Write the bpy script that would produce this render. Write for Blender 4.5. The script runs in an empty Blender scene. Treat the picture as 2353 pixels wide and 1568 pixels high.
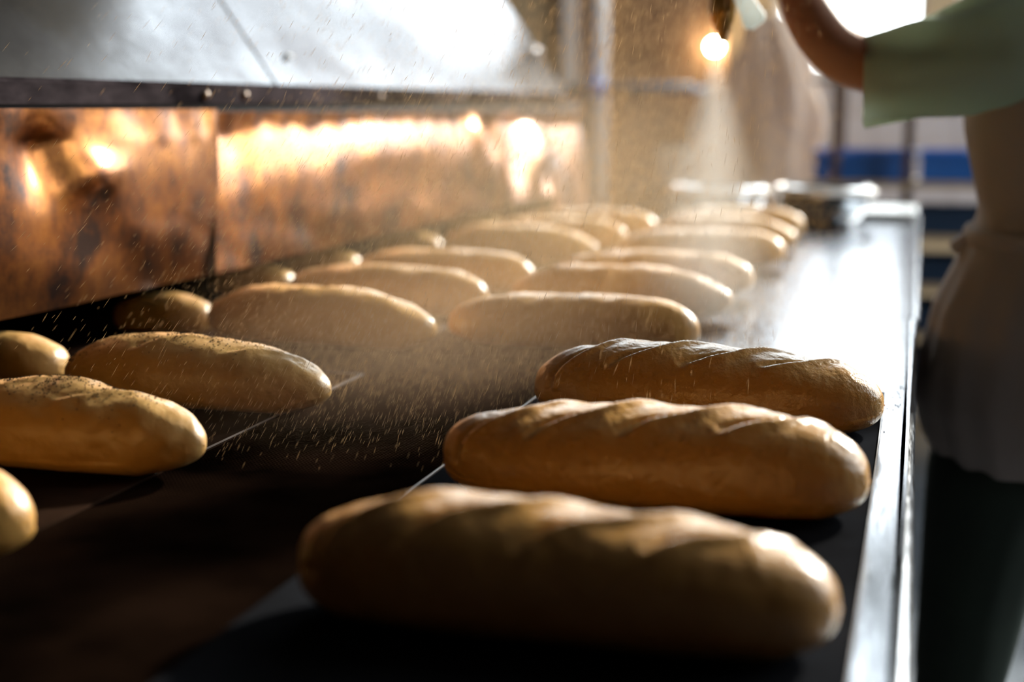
import bpy, bmesh, math, random
import numpy as np
from mathutils import Vector, Matrix, noise as mnoise

scene = bpy.context.scene
COL = scene.collection

# ------------------------------------------------------------------ camera
cam_d = bpy.data.cameras.new('camera')
cam = bpy.data.objects.new('camera', cam_d)
COL.objects.link(cam)
cam.location = (0, 0, 1.24)
cam.rotation_euler = (math.radians(90 - 9.195), 0, math.radians(15.827))
cam_d.sensor_width = 36.0
cam_d.lens = 50.0
cam_d.clip_start = 0.02
cam_d.dof.use_dof = True
cam_d.dof.focus_distance = 1.48
cam_d.dof.aperture_fstop = 2.2
cam_d.dof.aperture_blades = 0
scene.camera = cam

# ------------------------------------------------------------------ world, exposure
world = bpy.data.worlds.new('World')
scene.world = world
world.use_nodes = True
bg = world.node_tree.nodes['Background']
bg.inputs[0].default_value = (0.93, 0.97, 1.0, 1)
bg.inputs[1].default_value = 10.0
scene.view_settings.view_transform = 'Standard'
scene.view_settings.look = 'None'
scene.view_settings.gamma = 1.0
scene.view_settings.exposure = -0.12
scene.view_settings.use_curve_mapping = False
scene.cycles.use_denoising = True
scene.cycles.sample_clamp_indirect = 6.0
scene.cycles.max_bounces = 5
scene.cycles.adaptive_threshold = 0.05
scene.cycles.diffuse_bounces = 3
scene.cycles.glossy_bounces = 3
scene.cycles.volume_step_rate = 3.0
scene.cycles.caustics_reflective = False
scene.cycles.caustics_refractive = False


sun_d = bpy.data.lights.new('sun', 'SUN')
sun_d.energy = 13.0; sun_d.angle = math.radians(3.0); sun_d.color = (1.0, 0.91, 0.79)
sun = bpy.data.objects.new('sun', sun_d); COL.objects.link(sun)
sun.location = (3, 9, 5)
SAZ, SEL = math.radians(26), math.radians(26)       # sun behind the back windows, to the right
sun.rotation_euler = Vector((math.sin(SAZ) * math.cos(SEL), math.cos(SAZ) * math.cos(SEL), math.sin(SEL))).to_track_quat('Z', 'Y').to_euler()


def portal(name, loc, rot, sx, sy):
    l = bpy.data.lights.new(name, 'AREA')
    l.shape = 'RECTANGLE'; l.size = sx; l.size_y = sy
    l.cycles.is_portal = True
    o = bpy.data.objects.new(name, l)
    o.location = loc; o.rotation_euler = rot
    COL.objects.link(o)


YB = 7.5            # back wall plane
XR = 4.0            # right wall plane
BW = [(-2.70, -0.80, 2.35, 4.85), (-0.74, 0.007, 1.42, 4.85), (0.16, 3.88, 1.42, 4.85)]   # back windows x0 x1 z0 z1; first one unseen, added to brighten the hood end
RW = [(2.6, 4.8, 1.3, 4.95), (5.0, 7.2, 1.3, 4.95)]                                      # right windows y0 y1 z0 z1
for a, b, c, d in BW:
    portal('window_portal', ((a + b) / 2, YB + 0.16, (c + d) / 2), (-math.pi / 2, 0, 0), b - a, d - c)
for a, b, c, d in RW:
    portal('window_portal', (XR + 0.16, (a + b) / 2, (c + d) / 2), (math.pi / 2, 0, math.pi / 2), b - a, d - c)


# ------------------------------------------------------------------ material helper
def mat(name, color=(0.5, 0.5, 0.5), rough=0.5, metal=0.0, var=None, scale=8.0, bump=0.0, bscale=40.0,
        spec=0.5, stretch=(1, 1, 1), sss=0.0, sss_r=(1, 0.4, 0.15), sss_s=0.004, rvar=0.0, translucent=0.0,
        detail=5.0, lo=0.35, hi=0.65, coat=0.0, coat_r=0.1, edge=None):
    m = bpy.data.materials.new(name); m.use_nodes = True
    nt = m.node_tree; N = nt.nodes; L = nt.links
    p = N['Principled BSDF']; out = N['Material Output']
    p.inputs['Base Color'].default_value = (*color, 1)
    p.inputs['Roughness'].default_value = rough
    p.inputs['Metallic'].default_value = metal
    p.inputs['Specular IOR Level'].default_value = spec
    p.inputs['Coat Weight'].default_value = coat
    if edge is not None: p.inputs['Specular Tint'].default_value = (edge, edge, edge * 1.03, 1)
    p.inputs['Coat Roughness'].default_value = coat_r
    if sss:
        p.inputs['Subsurface Weight'].default_value = sss
        p.inputs['Subsurface Radius'].default_value = sss_r
        p.inputs['Subsurface Scale'].default_value = sss_s
    tc = N.new('ShaderNodeTexCoord'); mp = N.new('ShaderNodeMapping')
    mp.inputs['Scale'].default_value = stretch
    L.new(tc.outputs['Object'], mp.inputs['Vector'])
    if var is not None or rvar:
        nz = N.new('ShaderNodeTexNoise')
        nz.inputs['Scale'].default_value = scale; nz.inputs['Detail'].default_value = detail
        nz.inputs['Roughness'].default_value = 0.62
        L.new(mp.outputs[0], nz.inputs['Vector'])
        rp = N.new('ShaderNodeMapRange')
        rp.inputs['From Min'].default_value = lo; rp.inputs['From Max'].default_value = hi
        L.new(nz.outputs[0], rp.inputs['Value'])
        if var is not None:
            mx = N.new('ShaderNodeMix'); mx.data_type = 'RGBA'
            mx.inputs['A'].default_value = (*color, 1); mx.inputs['B'].default_value = (*var, 1)
            L.new(rp.outputs[0], mx.inputs['Factor']); L.new(mx.outputs['Result'], p.inputs['Base Color'])
        if rvar:
            rr = N.new('ShaderNodeMapRange')
            rr.inputs['To Min'].default_value = rough - rvar; rr.inputs['To Max'].default_value = rough + rvar
            L.new(rp.outputs[0], rr.inputs['Value']); L.new(rr.outputs[0], p.inputs['Roughness'])
    if bump:
        nb = N.new('ShaderNodeTexNoise'); nb.inputs['Scale'].default_value = bscale
        nb.inputs['Detail'].default_value = 4
        L.new(mp.outputs[0], nb.inputs['Vector'])
        bp = N.new('ShaderNodeBump'); bp.inputs['Strength'].default_value = bump
        bp.inputs['Distance'].default_value = 0.004
        L.new(nb.outputs[0], bp.inputs['Height']); L.new(bp.outputs[0], p.inputs['Normal'])
    if translucent:
        tr = N.new('ShaderNodeBsdfTranslucent'); tr.inputs[0].default_value = (*color, 1)
        mm = N.new('ShaderNodeMixShader'); mm.inputs[0].default_value = translucent
        L.new(p.outputs[0], mm.inputs[1]); L.new(tr.outputs[0], mm.inputs[2]); L.new(mm.outputs[0], out.inputs[0])
    return m


M = {}
M['dough_wet'] = mat('dough_wet', (0.56, 0.30, 0.085), 0.28, var=(0.46, 0.225, 0.055), spec=0.7, scale=14, bump=0.35, bscale=170, rvar=0.12, sss=0.12, lo=0.3, hi=0.75)
M['dough'] = mat('dough', (0.71, 0.39, 0.105), 0.36, var=(0.61, 0.30, 0.07), spec=0.8, scale=12, bump=0.3, bscale=110, rvar=0.08, sss=0.12, lo=0.3, hi=0.75)
M['dough_floury'] = mat('dough_floury', (0.56, 0.33, 0.115), 0.38, var=(0.46, 0.25, 0.072), spec=0.7, scale=18, bump=0.4, bscale=70, rvar=0.1, sss=0.1)
M['seed'] = mat('poppy_seed', (0.012, 0.010, 0.012), 0.5)
M['steel'] = mat('brushed_steel', (0.24, 0.255, 0.27), 0.20, 1.0, var=(0.17, 0.183, 0.2), edge=0.85, scale=6, stretch=(60, 3, 3), rvar=0.07, bump=0.02, bscale=20)
M['steel_bright'] = mat('polished_steel', (0.82, 0.82, 0.82), 0.18, 1.0)
M['rim_highlight'] = mat('rim_highlight_white', (0.86, 0.85, 0.83), 0.7, spec=0.1)  # bright band on the steel rims, painted as white colour
M['steel_dark'] = mat('dark_steel', (0.05, 0.055, 0.06), 0.30, 0.0, var=(0.06, 0.06, 0.065), scale=5, rvar=0.08)
M['hood'] = mat('hood_steel', (0.16, 0.165, 0.172), 0.15, 1.0, var=(0.045, 0.044, 0.044), edge=0.65, scale=2.9, rvar=0.03, stretch=(1, 0.8, 1.6), detail=7, lo=0.40, hi=0.62, bump=0.25, bscale=4)
M['iron'] = mat('blackened_iron', (0.010, 0.008, 0.009), 0.5, 0.0, var=(0.060, 0.048, 0.052), scale=9, stretch=(1, 0.4, 1), spec=0.0, lo=0.45, hi=0.72, bump=0.2, bscale=30)
M['soot_and_shade'] = mat('soot_and_shade_black', (0.012, 0.010, 0.009), 0.8)
M['bolt'] = mat('old_bolt', (0.20, 0.15, 0.12), 0.4, 0.8)
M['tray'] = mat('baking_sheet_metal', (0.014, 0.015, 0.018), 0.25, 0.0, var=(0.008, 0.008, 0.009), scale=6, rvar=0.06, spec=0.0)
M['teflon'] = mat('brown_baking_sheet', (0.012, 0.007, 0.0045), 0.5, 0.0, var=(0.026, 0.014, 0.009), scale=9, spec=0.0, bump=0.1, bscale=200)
M['sheet_edge'] = mat('sheet_edge', (0.20, 0.165, 0.15), 0.35, 0.0, var=(0.10, 0.08, 0.07), scale=20)
M['glint'] = mat('white_glint', (0.80, 0.80, 0.82), 0.6)
M['enamel'] = mat('white_enamel', (0.80, 0.84, 0.87), 0.25)
M['floor'] = mat('floor_tile', (0.075, 0.085, 0.098), 0.18, var=(0.055, 0.065, 0.078), scale=4, rvar=0.06)
M['grout'] = mat('grout', (0.16, 0.17, 0.19), 0.7)
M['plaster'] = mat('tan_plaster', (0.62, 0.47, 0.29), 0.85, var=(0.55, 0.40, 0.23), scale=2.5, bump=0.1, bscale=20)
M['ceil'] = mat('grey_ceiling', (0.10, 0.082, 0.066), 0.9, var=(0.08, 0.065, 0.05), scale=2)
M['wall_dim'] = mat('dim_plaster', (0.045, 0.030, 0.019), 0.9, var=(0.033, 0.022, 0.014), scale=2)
M['tile'] = mat('pale_tile', (0.62, 0.56, 0.55), 0.3, var=(0.56, 0.48, 0.44), scale=3)
M['white_paint'] = mat('white_paint', (0.72, 0.68, 0.66), 0.5)
M['wood_brown'] = mat('brown_wood', (0.26, 0.155, 0.09), 0.5, var=(0.17, 0.095, 0.055), scale=5, stretch=(6, 6, 0.6))
M['wood_tan'] = mat('tan_wood', (0.50, 0.36, 0.22), 0.6, var=(0.40, 0.27, 0.16), scale=5, stretch=(0.6, 6, 6))
M['post'] = mat('rust_brown_post', (0.10, 0.055, 0.035), 0.5, 0.2)
M['blue'] = mat('blue_plastic', (0.010, 0.13, 0.48), 0.45, var=(0.008, 0.10, 0.38), scale=4)
M['blue_dark'] = mat('navy_plastic', (0.008, 0.035, 0.085), 0.5)
M['cloth'] = mat('pale_cloth', (0.62, 0.50, 0.41), 0.9, var=(0.55, 0.43, 0.35), scale=4, translucent=0.35, bump=0.1, bscale=60)
M['grey_box'] = mat('grey_card', (0.42, 0.38, 0.33), 0.7, var=(0.36, 0.32, 0.28), scale=4)
M['skin'] = mat('skin', (0.50, 0.24, 0.14), 0.48, var=(0.44, 0.19, 0.11), scale=9, sss=0.15, sss_r=(1, 0.3, 0.15), sss_s=0.012, bump=0.08, bscale=120)
M['mint'] = mat('mint_cotton', (0.80, 0.88, 0.78), 0.9, var=(0.74, 0.84, 0.72), scale=5, translucent=0.75, bump=0.15, bscale=90)
M['apron'] = mat('off_white_cotton', (0.60, 0.52, 0.48), 0.9, var=(0.54, 0.46, 0.42), scale=5, translucent=0.4, bump=0.15, bscale=90)
M['trousers'] = mat('dark_green_trousers', (0.030, 0.045, 0.032), 0.9, var=(0.022, 0.034, 0.025), scale=6, bump=0.2, bscale=60)
M['hair'] = mat('dark_hair', (0.04, 0.025, 0.016), 0.5)
M['eye'] = mat('eye', (0.75, 0.72, 0.70), 0.15)
M['shoe'] = mat('black_shoe', (0.02, 0.02, 0.022), 0.4)
M['brass'] = mat('brass', (0.56, 0.32, 0.10), 0.28, 0.9, var=(0.38, 0.20, 0.06), scale=12)
M['white_plastic'] = mat('white_plastic', (0.82, 0.86, 0.84), 0.35, translucent=0.6)
M['rubber'] = mat('hose_rubber', (0.02, 0.02, 0.02), 0.5)


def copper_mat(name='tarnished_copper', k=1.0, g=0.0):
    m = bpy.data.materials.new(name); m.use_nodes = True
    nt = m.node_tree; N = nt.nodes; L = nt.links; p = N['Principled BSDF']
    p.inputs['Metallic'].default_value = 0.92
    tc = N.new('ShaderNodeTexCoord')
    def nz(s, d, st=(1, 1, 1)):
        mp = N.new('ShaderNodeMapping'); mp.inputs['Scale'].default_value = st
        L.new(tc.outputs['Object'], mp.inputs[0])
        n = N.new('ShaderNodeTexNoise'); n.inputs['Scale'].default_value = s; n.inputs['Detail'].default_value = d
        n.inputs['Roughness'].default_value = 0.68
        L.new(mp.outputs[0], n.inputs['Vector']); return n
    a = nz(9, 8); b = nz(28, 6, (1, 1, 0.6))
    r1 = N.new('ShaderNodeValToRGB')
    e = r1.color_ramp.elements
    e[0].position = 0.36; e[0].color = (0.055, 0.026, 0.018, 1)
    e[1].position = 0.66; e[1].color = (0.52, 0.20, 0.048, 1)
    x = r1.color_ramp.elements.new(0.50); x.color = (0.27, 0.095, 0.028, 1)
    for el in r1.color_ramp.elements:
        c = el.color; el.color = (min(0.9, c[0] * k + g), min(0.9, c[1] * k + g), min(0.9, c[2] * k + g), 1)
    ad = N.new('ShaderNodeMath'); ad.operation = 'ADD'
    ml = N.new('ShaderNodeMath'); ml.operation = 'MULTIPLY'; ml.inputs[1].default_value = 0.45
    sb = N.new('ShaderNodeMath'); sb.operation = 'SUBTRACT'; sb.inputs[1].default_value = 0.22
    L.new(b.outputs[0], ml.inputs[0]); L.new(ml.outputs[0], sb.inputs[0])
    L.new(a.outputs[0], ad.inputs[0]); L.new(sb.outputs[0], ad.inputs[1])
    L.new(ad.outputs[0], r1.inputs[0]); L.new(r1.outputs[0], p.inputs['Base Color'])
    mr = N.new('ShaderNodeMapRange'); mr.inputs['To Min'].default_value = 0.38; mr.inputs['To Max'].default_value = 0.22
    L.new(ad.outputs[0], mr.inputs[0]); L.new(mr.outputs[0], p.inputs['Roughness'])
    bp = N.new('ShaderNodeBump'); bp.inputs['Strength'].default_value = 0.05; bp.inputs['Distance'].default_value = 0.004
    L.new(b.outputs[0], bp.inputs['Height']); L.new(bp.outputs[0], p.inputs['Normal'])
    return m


M['copper'] = copper_mat()
M['copper_dimmed'] = copper_mat('dimmed_copper', 0.75)  # darkened copper copy: the near flaps' weaker glare is put into the colour
M['copper_glare'] = copper_mat('glare_lit_copper', 1.5, 0.16)  # lightened copper copy: window glare on the far flaps painted in


def belt_mat():
    m = bpy.data.materials.new('woven_wire_belt'); m.use_nodes = True
    nt = m.node_tree; N = nt.nodes; L = nt.links; p = N['Principled BSDF']
    p.inputs['Metallic'].default_value = 0.0
    p.inputs['Roughness'].default_value = 0.55
    p.inputs['Specular IOR Level'].default_value = 0.0
    tc = N.new('ShaderNodeTexCoord')
    def wave(scale, rot, dist):
        mp = N.new('ShaderNodeMapping'); mp.inputs['Rotation'].default_value = (0, 0, rot)
        L.new(tc.outputs['Object'], mp.inputs[0])
        w = N.new('ShaderNodeTexWave'); w.inputs['Scale'].default_value = scale
        w.inputs['Distortion'].default_value = dist; w.inputs['Detail Scale'].default_value = 3
        L.new(mp.outputs[0], w.inputs['Vector']); return w
    w1 = wave(75, 0.05, 0.6); w2 = wave(60, math.pi / 2 + 0.02, 0.8)
    mul = N.new('ShaderNodeMath'); mul.operation = 'MULTIPLY'
    L.new(w1.outputs[1], mul.inputs[0]); L.new(w2.outputs[1], mul.inputs[1])
    nz = N.new('ShaderNodeTexNoise'); nz.inputs['Scale'].default_value = 7; nz.inputs['Detail'].default_value = 6
    L.new(tc.outputs['Object'], nz.inputs['Vector'])
    mx = N.new('ShaderNodeMix'); mx.data_type = 'RGBA'
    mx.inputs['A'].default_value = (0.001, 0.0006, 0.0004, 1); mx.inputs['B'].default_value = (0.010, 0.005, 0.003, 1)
    rp = N.new('ShaderNodeMapRange'); rp.inputs['From Min'].default_value = 0.35; rp.inputs['From Max'].default_value = 0.68
    L.new(nz.outputs[0], rp.inputs[0]); L.new(rp.outputs[0], mx.inputs['Factor'])
    L.new(mx.outputs['Result'], p.inputs['Base Color'])
    bp = N.new('ShaderNodeBump'); bp.inputs['Strength'].default_value = 0.55; bp.inputs['Distance'].default_value = 0.002
    L.new(mul.outputs[0], bp.inputs['Height']); L.new(bp.outputs[0], p.inputs['Normal'])
    return m


M['belt'] = belt_mat()


def glass_mat():
    m = bpy.data.materials.new('window_glass'); m.use_nodes = True
    nt = m.node_tree; N = nt.nodes; L = nt.links
    N.remove(N['Principled BSDF'])
    t = N.new('ShaderNodeBsdfTransparent'); t.inputs[0].default_value = (0.96, 0.98, 0.98, 1)
    g = N.new('ShaderNodeBsdfGlossy'); g.inputs['Roughness'].default_value = 0.02
    mx = N.new('ShaderNodeMixShader'); mx.inputs[0].default_value = 0.05
    L.new(t.outputs[0], mx.inputs[1]); L.new(g.outputs[0], mx.inputs[2]); L.new(mx.outputs[0], N['Material Output'].inputs[0])
    return m


M['glass'] = glass_mat()


def emit_mat(name, col, s):
    m = bpy.data.materials.new(name); m.use_nodes = True
    nt = m.node_tree; N = nt.nodes; N.remove(N['Principled BSDF'])
    e = N.new('ShaderNodeEmission'); e.inputs[0].default_value = (*col, 1); e.inputs[1].default_value = s
    nt.links.new(e.outputs[0], N['Material Output'].inputs[0]); return m


def volume_mat(name, dens, g, col=(1, 0.78, 0.52)):  # col carries the tint of the warm light
    m = bpy.data.materials.new(name); m.use_nodes = True
    nt = m.node_tree; N = nt.nodes; N.remove(N['Principled BSDF'])
    v = N.new('ShaderNodeVolumeScatter'); v.inputs['Color'].default_value = (*col, 1)
    v.inputs['Density'].default_value = dens; v.inputs['Anisotropy'].default_value = g
    nt.links.new(v.outputs[0], N['Material Output'].inputs['Volume']); return m


def droplet_mat():
    m = bpy.data.materials.new('water_droplet'); m.use_nodes = True
    nt = m.node_tree; N = nt.nodes; L = nt.links; p = N['Principled BSDF']
    p.inputs['Base Color'].default_value = (0.8, 0.68, 0.52, 1); p.inputs['Roughness'].default_value = 0.08
    tr = N.new('ShaderNodeBsdfTranslucent'); tr.inputs[0].default_value = (0.80, 0.62, 0.42, 1)  # tan tint is the warm light put into clear water
    mm = N.new('ShaderNodeMixShader'); mm.inputs[0].default_value = 0.7
    L.new(p.outputs[0], mm.inputs[1]); L.new(tr.outputs[0], mm.inputs[2]); L.new(mm.outputs[0], N['Material Output'].inputs[0])
    return m


# ------------------------------------------------------------------ geometry helpers
class MB:
    """collects vertices and faces for ONE mesh"""
    def __init__(s): s.v = []; s.f = []
    def box(s, x0, x1, y0, y1, z0, z1):
        n = len(s.v)
        s.v += [(x, y, z) for z in (z0, z1) for y in (y0, y1) for x in (x0, x1)]
        s.f += [tuple(n + i for i in q) for q in ((0, 2, 3, 1), (4, 5, 7, 6), (0, 1, 5, 4), (2, 6, 7, 3), (0, 4, 6, 2), (1, 3, 7, 5))]
        return s
    def rings(s, rings, cap=True, closed=True):
        n0 = len(s.v); k = len(rings[0])
        for r in rings: s.v += [tuple(p) for p in r]
        for i in range(len(rings) - 1):
            for j in range(k if closed else k - 1):
                a = n0 + i * k + j; b = n0 + i * k + (j + 1) % k
                s.f.append((a, b, b + k, a + k))
        if cap:
            s.f.append(tuple(n0 + j for j in reversed(range(k))))
            s.f.append(tuple(n0 + (len(rings) - 1) * k + j for j in range(k)))
        return s
    def lathe(s, prof, n=32, c=(0, 0, 0), cap=True):
        return s.rings([[(c[0] + r * math.cos(2 * math.pi * j / n), c[1] + r * math.sin(2 * math.pi * j / n), c[2] + z) for j in range(n)] for r, z in prof], cap)
    def tube(s, pts, rad, n=10, cap=True):
        pts = [Vector(p) for p in pts]
        if not hasattr(rad, '__len__'): rad = [rad] * len(pts)
        R = []
        for i, p in enumerate(pts):
            t = (pts[min(i + 1, len(pts) - 1)] - pts[max(i - 1, 0)]).normalized()
            u = t.cross(Vector((0, 0, 1)))
            if u.length < 1e-3: u = t.cross(Vector((1, 0, 0)))
            u.normalize(); w = t.cross(u)
            R.append([p + (u * math.cos(2 * math.pi * j / n) + w * math.sin(2 * math.pi * j / n)) * rad[i] for j in range(n)])
        return s.rings(R, cap)
    def mesh(s, name):
        me = bpy.data.meshes.new(name)
        me.from_pydata(s.v, [], s.f); me.validate(); me.update()
        bm = bmesh.new(); bm.from_mesh(me); bmesh.ops.recalc_face_normals(bm, faces=bm.faces); bm.to_mesh(me); bm.free()
        return me
    def build(s, name, m, parent=None, smooth=False, bevel=0, loc=(0, 0, 0), rz=0, solid=0):
        return obj(name, s.mesh(name), m, parent, smooth, bevel, loc, rz, solid)


def obj(name, me, m, parent=None, smooth=False, bevel=0, loc=(0, 0, 0), rz=0, solid=0):
    o = bpy.data.objects.new(name, me)
    if m is not None and not me.materials: me.materials.append(m)
    COL.objects.link(o)
    o.location = loc; o.rotation_euler = (0, 0, rz)
    if parent: o.parent = parent
    if smooth:
        for p in me.polygons: p.use_smooth = True
    if solid:
        md = o.modifiers.new('thickness', 'SOLIDIFY'); md.thickness = solid; md.offset = 0
        if smooth:
            es = o.modifiers.new('crisp_rim', 'EDGE_SPLIT'); es.split_angle = 0.9
    if bevel:
        md = o.modifiers.new('bevel', 'BEVEL'); md.width = bevel; md.segments = 2; md.limit_method = 'ANGLE'
    return o


def tag(o, label=None, cat=None, group=None, kind=None):
    if label: o['label'] = label
    if cat: o['category'] = cat
    if group: o['group'] = group
    if kind: o['kind'] = kind
    return o


def thing(name, label, cat, loc=(0, 0, 0), rz=0, group=None, kind=None):
    o = bpy.data.objects.new(name, None); o.empty_display_size = 0.05
    COL.objects.link(o); o.location = loc; o.rotation_euler = (0, 0, rz)
    return tag(o, label, cat, group, kind)


# ------------------------------------------------------------------ room shell
XL, YF, ZC = -4.2, -2.6, 5.4
fl = MB().box(XL, XR, YF, YB, -0.12, -0.012).build('floor', M['grout'])
tag(fl, 'grey tiled bakery floor beside the steel table', 'floor', kind='structure')
tmesh = MB().box(-0.297, 0.297, -0.297, 0.297, -0.02, 0).mesh('floor_tile')
tmesh.materials.append(M['floor'])
for i in range(6):
    for j in range(13):
        o = obj('floor_tile', tmesh, None, fl, bevel=0, loc=(0.31 + 0.6 * i, -0.3 + 0.6 * j, 0))
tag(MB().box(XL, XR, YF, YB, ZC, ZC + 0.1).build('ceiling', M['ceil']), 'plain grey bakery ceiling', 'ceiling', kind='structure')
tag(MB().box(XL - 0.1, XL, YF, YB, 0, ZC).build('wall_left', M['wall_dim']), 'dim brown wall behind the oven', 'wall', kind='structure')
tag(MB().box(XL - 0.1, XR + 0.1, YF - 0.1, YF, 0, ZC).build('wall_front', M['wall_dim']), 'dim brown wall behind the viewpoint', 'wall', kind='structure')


def wall_holes(a0, a1, z1, holes, put):
    """boxes of a wall around rectangular openings; put(a0,a1,z0,z1) adds one box"""
    x = a0
    for h in holes:
        put(x, h[0], 0, z1); put(h[0], h[1], 0, h[2]); put(h[0], h[1], h[3], z1); x = h[1]
    put(x, a1, 0, z1)


w = MB(); wall_holes(XL, XR, ZC, BW, lambda a, b, c, d: w.box(a, b, YB, YB + 0.22, c, d))
wb = w.build('wall_back', M['plaster'])
tag(wb, 'tan back wall with tall bright windows', 'wall', kind='structure')
w2 = MB(); wall_holes(YF, YB, ZC, RW, lambda a, b, c, d: w2.box(XR, XR + 0.22, a, b, c, d))
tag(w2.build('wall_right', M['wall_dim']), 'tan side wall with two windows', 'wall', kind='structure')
# pale tiles below the back window
tl = MB().box(-0.096, 0.096, -0.008, 0.004, -0.086, 0.086).mesh('wall_tile'); tl.materials.append(M['tile'])
for i in range(13):
    for j in range(4):
        obj('wall_tile', tl, None, wb, bevel=0.002, loc=(-0.72 + 0.198 * i, YB - 0.004, 0.78 + 0.178 * j))


def window(idx, label, cx, cy, cz, W, H, rz, bars):
    r = thing('window_%d' % idx, label, 'window', (cx, cy, cz), rz, kind='structure')
    f = 0.035
    m = MB()
    m.box(-W / 2, W / 2, 0.05, 0.12, -H / 2, -H / 2 + f).box(-W / 2, W / 2, 0.05, 0.12, H / 2 - f, H / 2)
    m.box(-W / 2, -W / 2 + f, 0.05, 0.12, -H / 2 + f, H / 2 - f).box(W / 2 - f, W / 2, 0.05, 0.12, -H / 2 + f, H / 2 - f)
    m.build('window_frame', M['white_paint'], r)
    for b in bars:
        MB().box(b - 0.017, b + 0.017, 0.06, 0.11, -H / 2 + f, H / 2 - f).build('mullion', M['post'], r)
    xs = [-W / 2 + f] + list(bars) + [W / 2 - f]
    for a, b in zip(xs[:-1], xs[1:]):
        MB().box(a, b, 0.082, 0.087, -H / 2 + f, H / 2 - f).build('pane', M['glass'], r)
    MB().box(-W / 2 - 0.0, W / 2 + 0.0, -0.05, 0.05, -H / 2 - 0.03, -H / 2).build('window_sill', M['white_paint'], r)


wl = ['unseen high window added to brighten the hood end', 'tall bright window with a dark thin mullion behind the raised arm', 'wide bright window behind the baker\'s shoulder']
for k, (a, b, c, d) in enumerate(BW):
    window(k + 1, wl[k], (a + b) / 2, YB, (c + d) / 2, b - a, d - c, 0, ([-0.445, 0.445], [-0.424 - (a + b) / 2], [-1.1, -0.37, 0.37, 1.1])[k])
for k, (a, b, c, d) in enumerate(RW):
    window(k + 4, ['side wall window nearer to the baker', 'side wall window nearer to the back corner'][k],
           XR, (a + b) / 2, (c + d) / 2, b - a, d - c, -math.pi / 2, [0.0])

# ------------------------------------------------------------------ oven belt, steel tables, sheets
ZT = 0.90
bt = thing('oven_belt', 'dark brown woven wire oven belt between the loaf rows', 'conveyor belt', (0, 0, 0))
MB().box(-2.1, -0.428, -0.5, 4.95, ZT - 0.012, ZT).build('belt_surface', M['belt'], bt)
MB().box(-2.1, -0.44, -0.5, 4.95, ZT - 0.13, ZT - 0.03).build('belt_bed', M['soot_and_shade'], bt)
for yy in (0.1, 2.2, 4.3):
    for xx in (-2.0, -0.55):
        MB().box(xx - 0.03, xx + 0.03, yy - 0.03, yy + 0.03, 0, ZT - 0.13).build('leg', M['iron'], bt)

def steel_table(label, y0, y1, x1):
    t = thing('steel_worktable', label, 'table', (0, 0, 0), group='steel side tables')
    MB().box(-0.425, x1, y0, y1, ZT - 0.004, ZT).build('table_top', M['steel'], t)
    # rolled front edge and dark skirt under it
    pr = [(x1 + 0.010 * math.sin(a), ZT - 0.010 + 0.010 * math.cos(a)) for a in [i * math.pi / 10 for i in range(11)]]
    e = MB().rings([[(x1 - 0.004, y, ZT)] + [(px, y, pz) for px, pz in pr] + [(x1 - 0.004, y, ZT - 0.02)] for y in (y0, y1)])
    e.build('rolled_edge', M['steel'], t, smooth=False)
    MB().box(x1 - 0.02, x1 - 0.006, y0, y1, ZT - 0.12, ZT - 0.02).build('skirt', M['iron'], t)
    for yy in (y0 + 0.1, y1 - 0.1):
        for xx in (-0.38, x1 - 0.07):
            MB().box(xx - 0.02, xx + 0.02, yy - 0.02, yy + 0.02, 0, ZT - 0.004).build('leg', M['steel_dark'], t)
    MB().box(-0.38, x1 - 0.07, y0 + 0.1, y1 - 0.1, 0.22, 0.245).build('lower_shelf', M['steel_dark'], t)
    return t

steel_table('bright steel side table under the three nearest slashed loaves', -0.5, 2.428, 0.0)
steel_table('bright steel side table carrying the two bowls', 2.432, 4.95, 0.004)

def sheet(label, x0, x1, y0, y1, m, edges):
    t = thing('baking_sheet', label, 'baking sheet', (0, 0, ZT))
    MB().box(x0, x1, y0, y1, 0.0006, 0.0026).build('sheet', m, t)
    for a, b, c, d in edges:
        MB().box(a, b, c, d, 0.0026, 0.0042).build('edge_strip', M['sheet_edge'], t)
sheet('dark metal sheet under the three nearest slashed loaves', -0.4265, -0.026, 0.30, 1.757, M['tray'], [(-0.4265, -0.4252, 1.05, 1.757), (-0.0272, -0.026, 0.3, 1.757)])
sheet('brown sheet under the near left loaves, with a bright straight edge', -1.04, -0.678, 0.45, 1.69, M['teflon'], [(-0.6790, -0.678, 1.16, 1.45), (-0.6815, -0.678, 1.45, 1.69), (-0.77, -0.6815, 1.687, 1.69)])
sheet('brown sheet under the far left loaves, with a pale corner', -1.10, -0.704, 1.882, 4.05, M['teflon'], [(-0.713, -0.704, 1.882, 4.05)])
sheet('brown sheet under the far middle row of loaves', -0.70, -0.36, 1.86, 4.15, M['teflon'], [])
def glint_piece(label, x, y, pts):  # flat white pieces standing in for glints along the sheet edge
    m = MB()
    n = len(pts)
    m.rings([[(x + a, y + b, ZT + 0.0050 + c) for a, b, c in pts], [(x + a, y + b, ZT + 0.0062 + c) for a, b, c in pts]])
    tag(m.build('edge_glint', M['glint']), label, 'glint')
glint_piece('white piece standing in for an edge glint between the two nearest slashed loaves', -0.412, 1.05, [(0, 0, 0), (0.05, -0.03, 0.004), (0.055, 0.03, 0.006), (0.005, 0.035, 0)])
glint_piece('small pale piece standing in for an edge glint beside the third slashed loaf', -0.424, 1.40, [(0, 0, 0), (0.05, -0.02, 0.003), (0.05, 0.03, 0.003), (0.01, 0.045, 0)])

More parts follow.
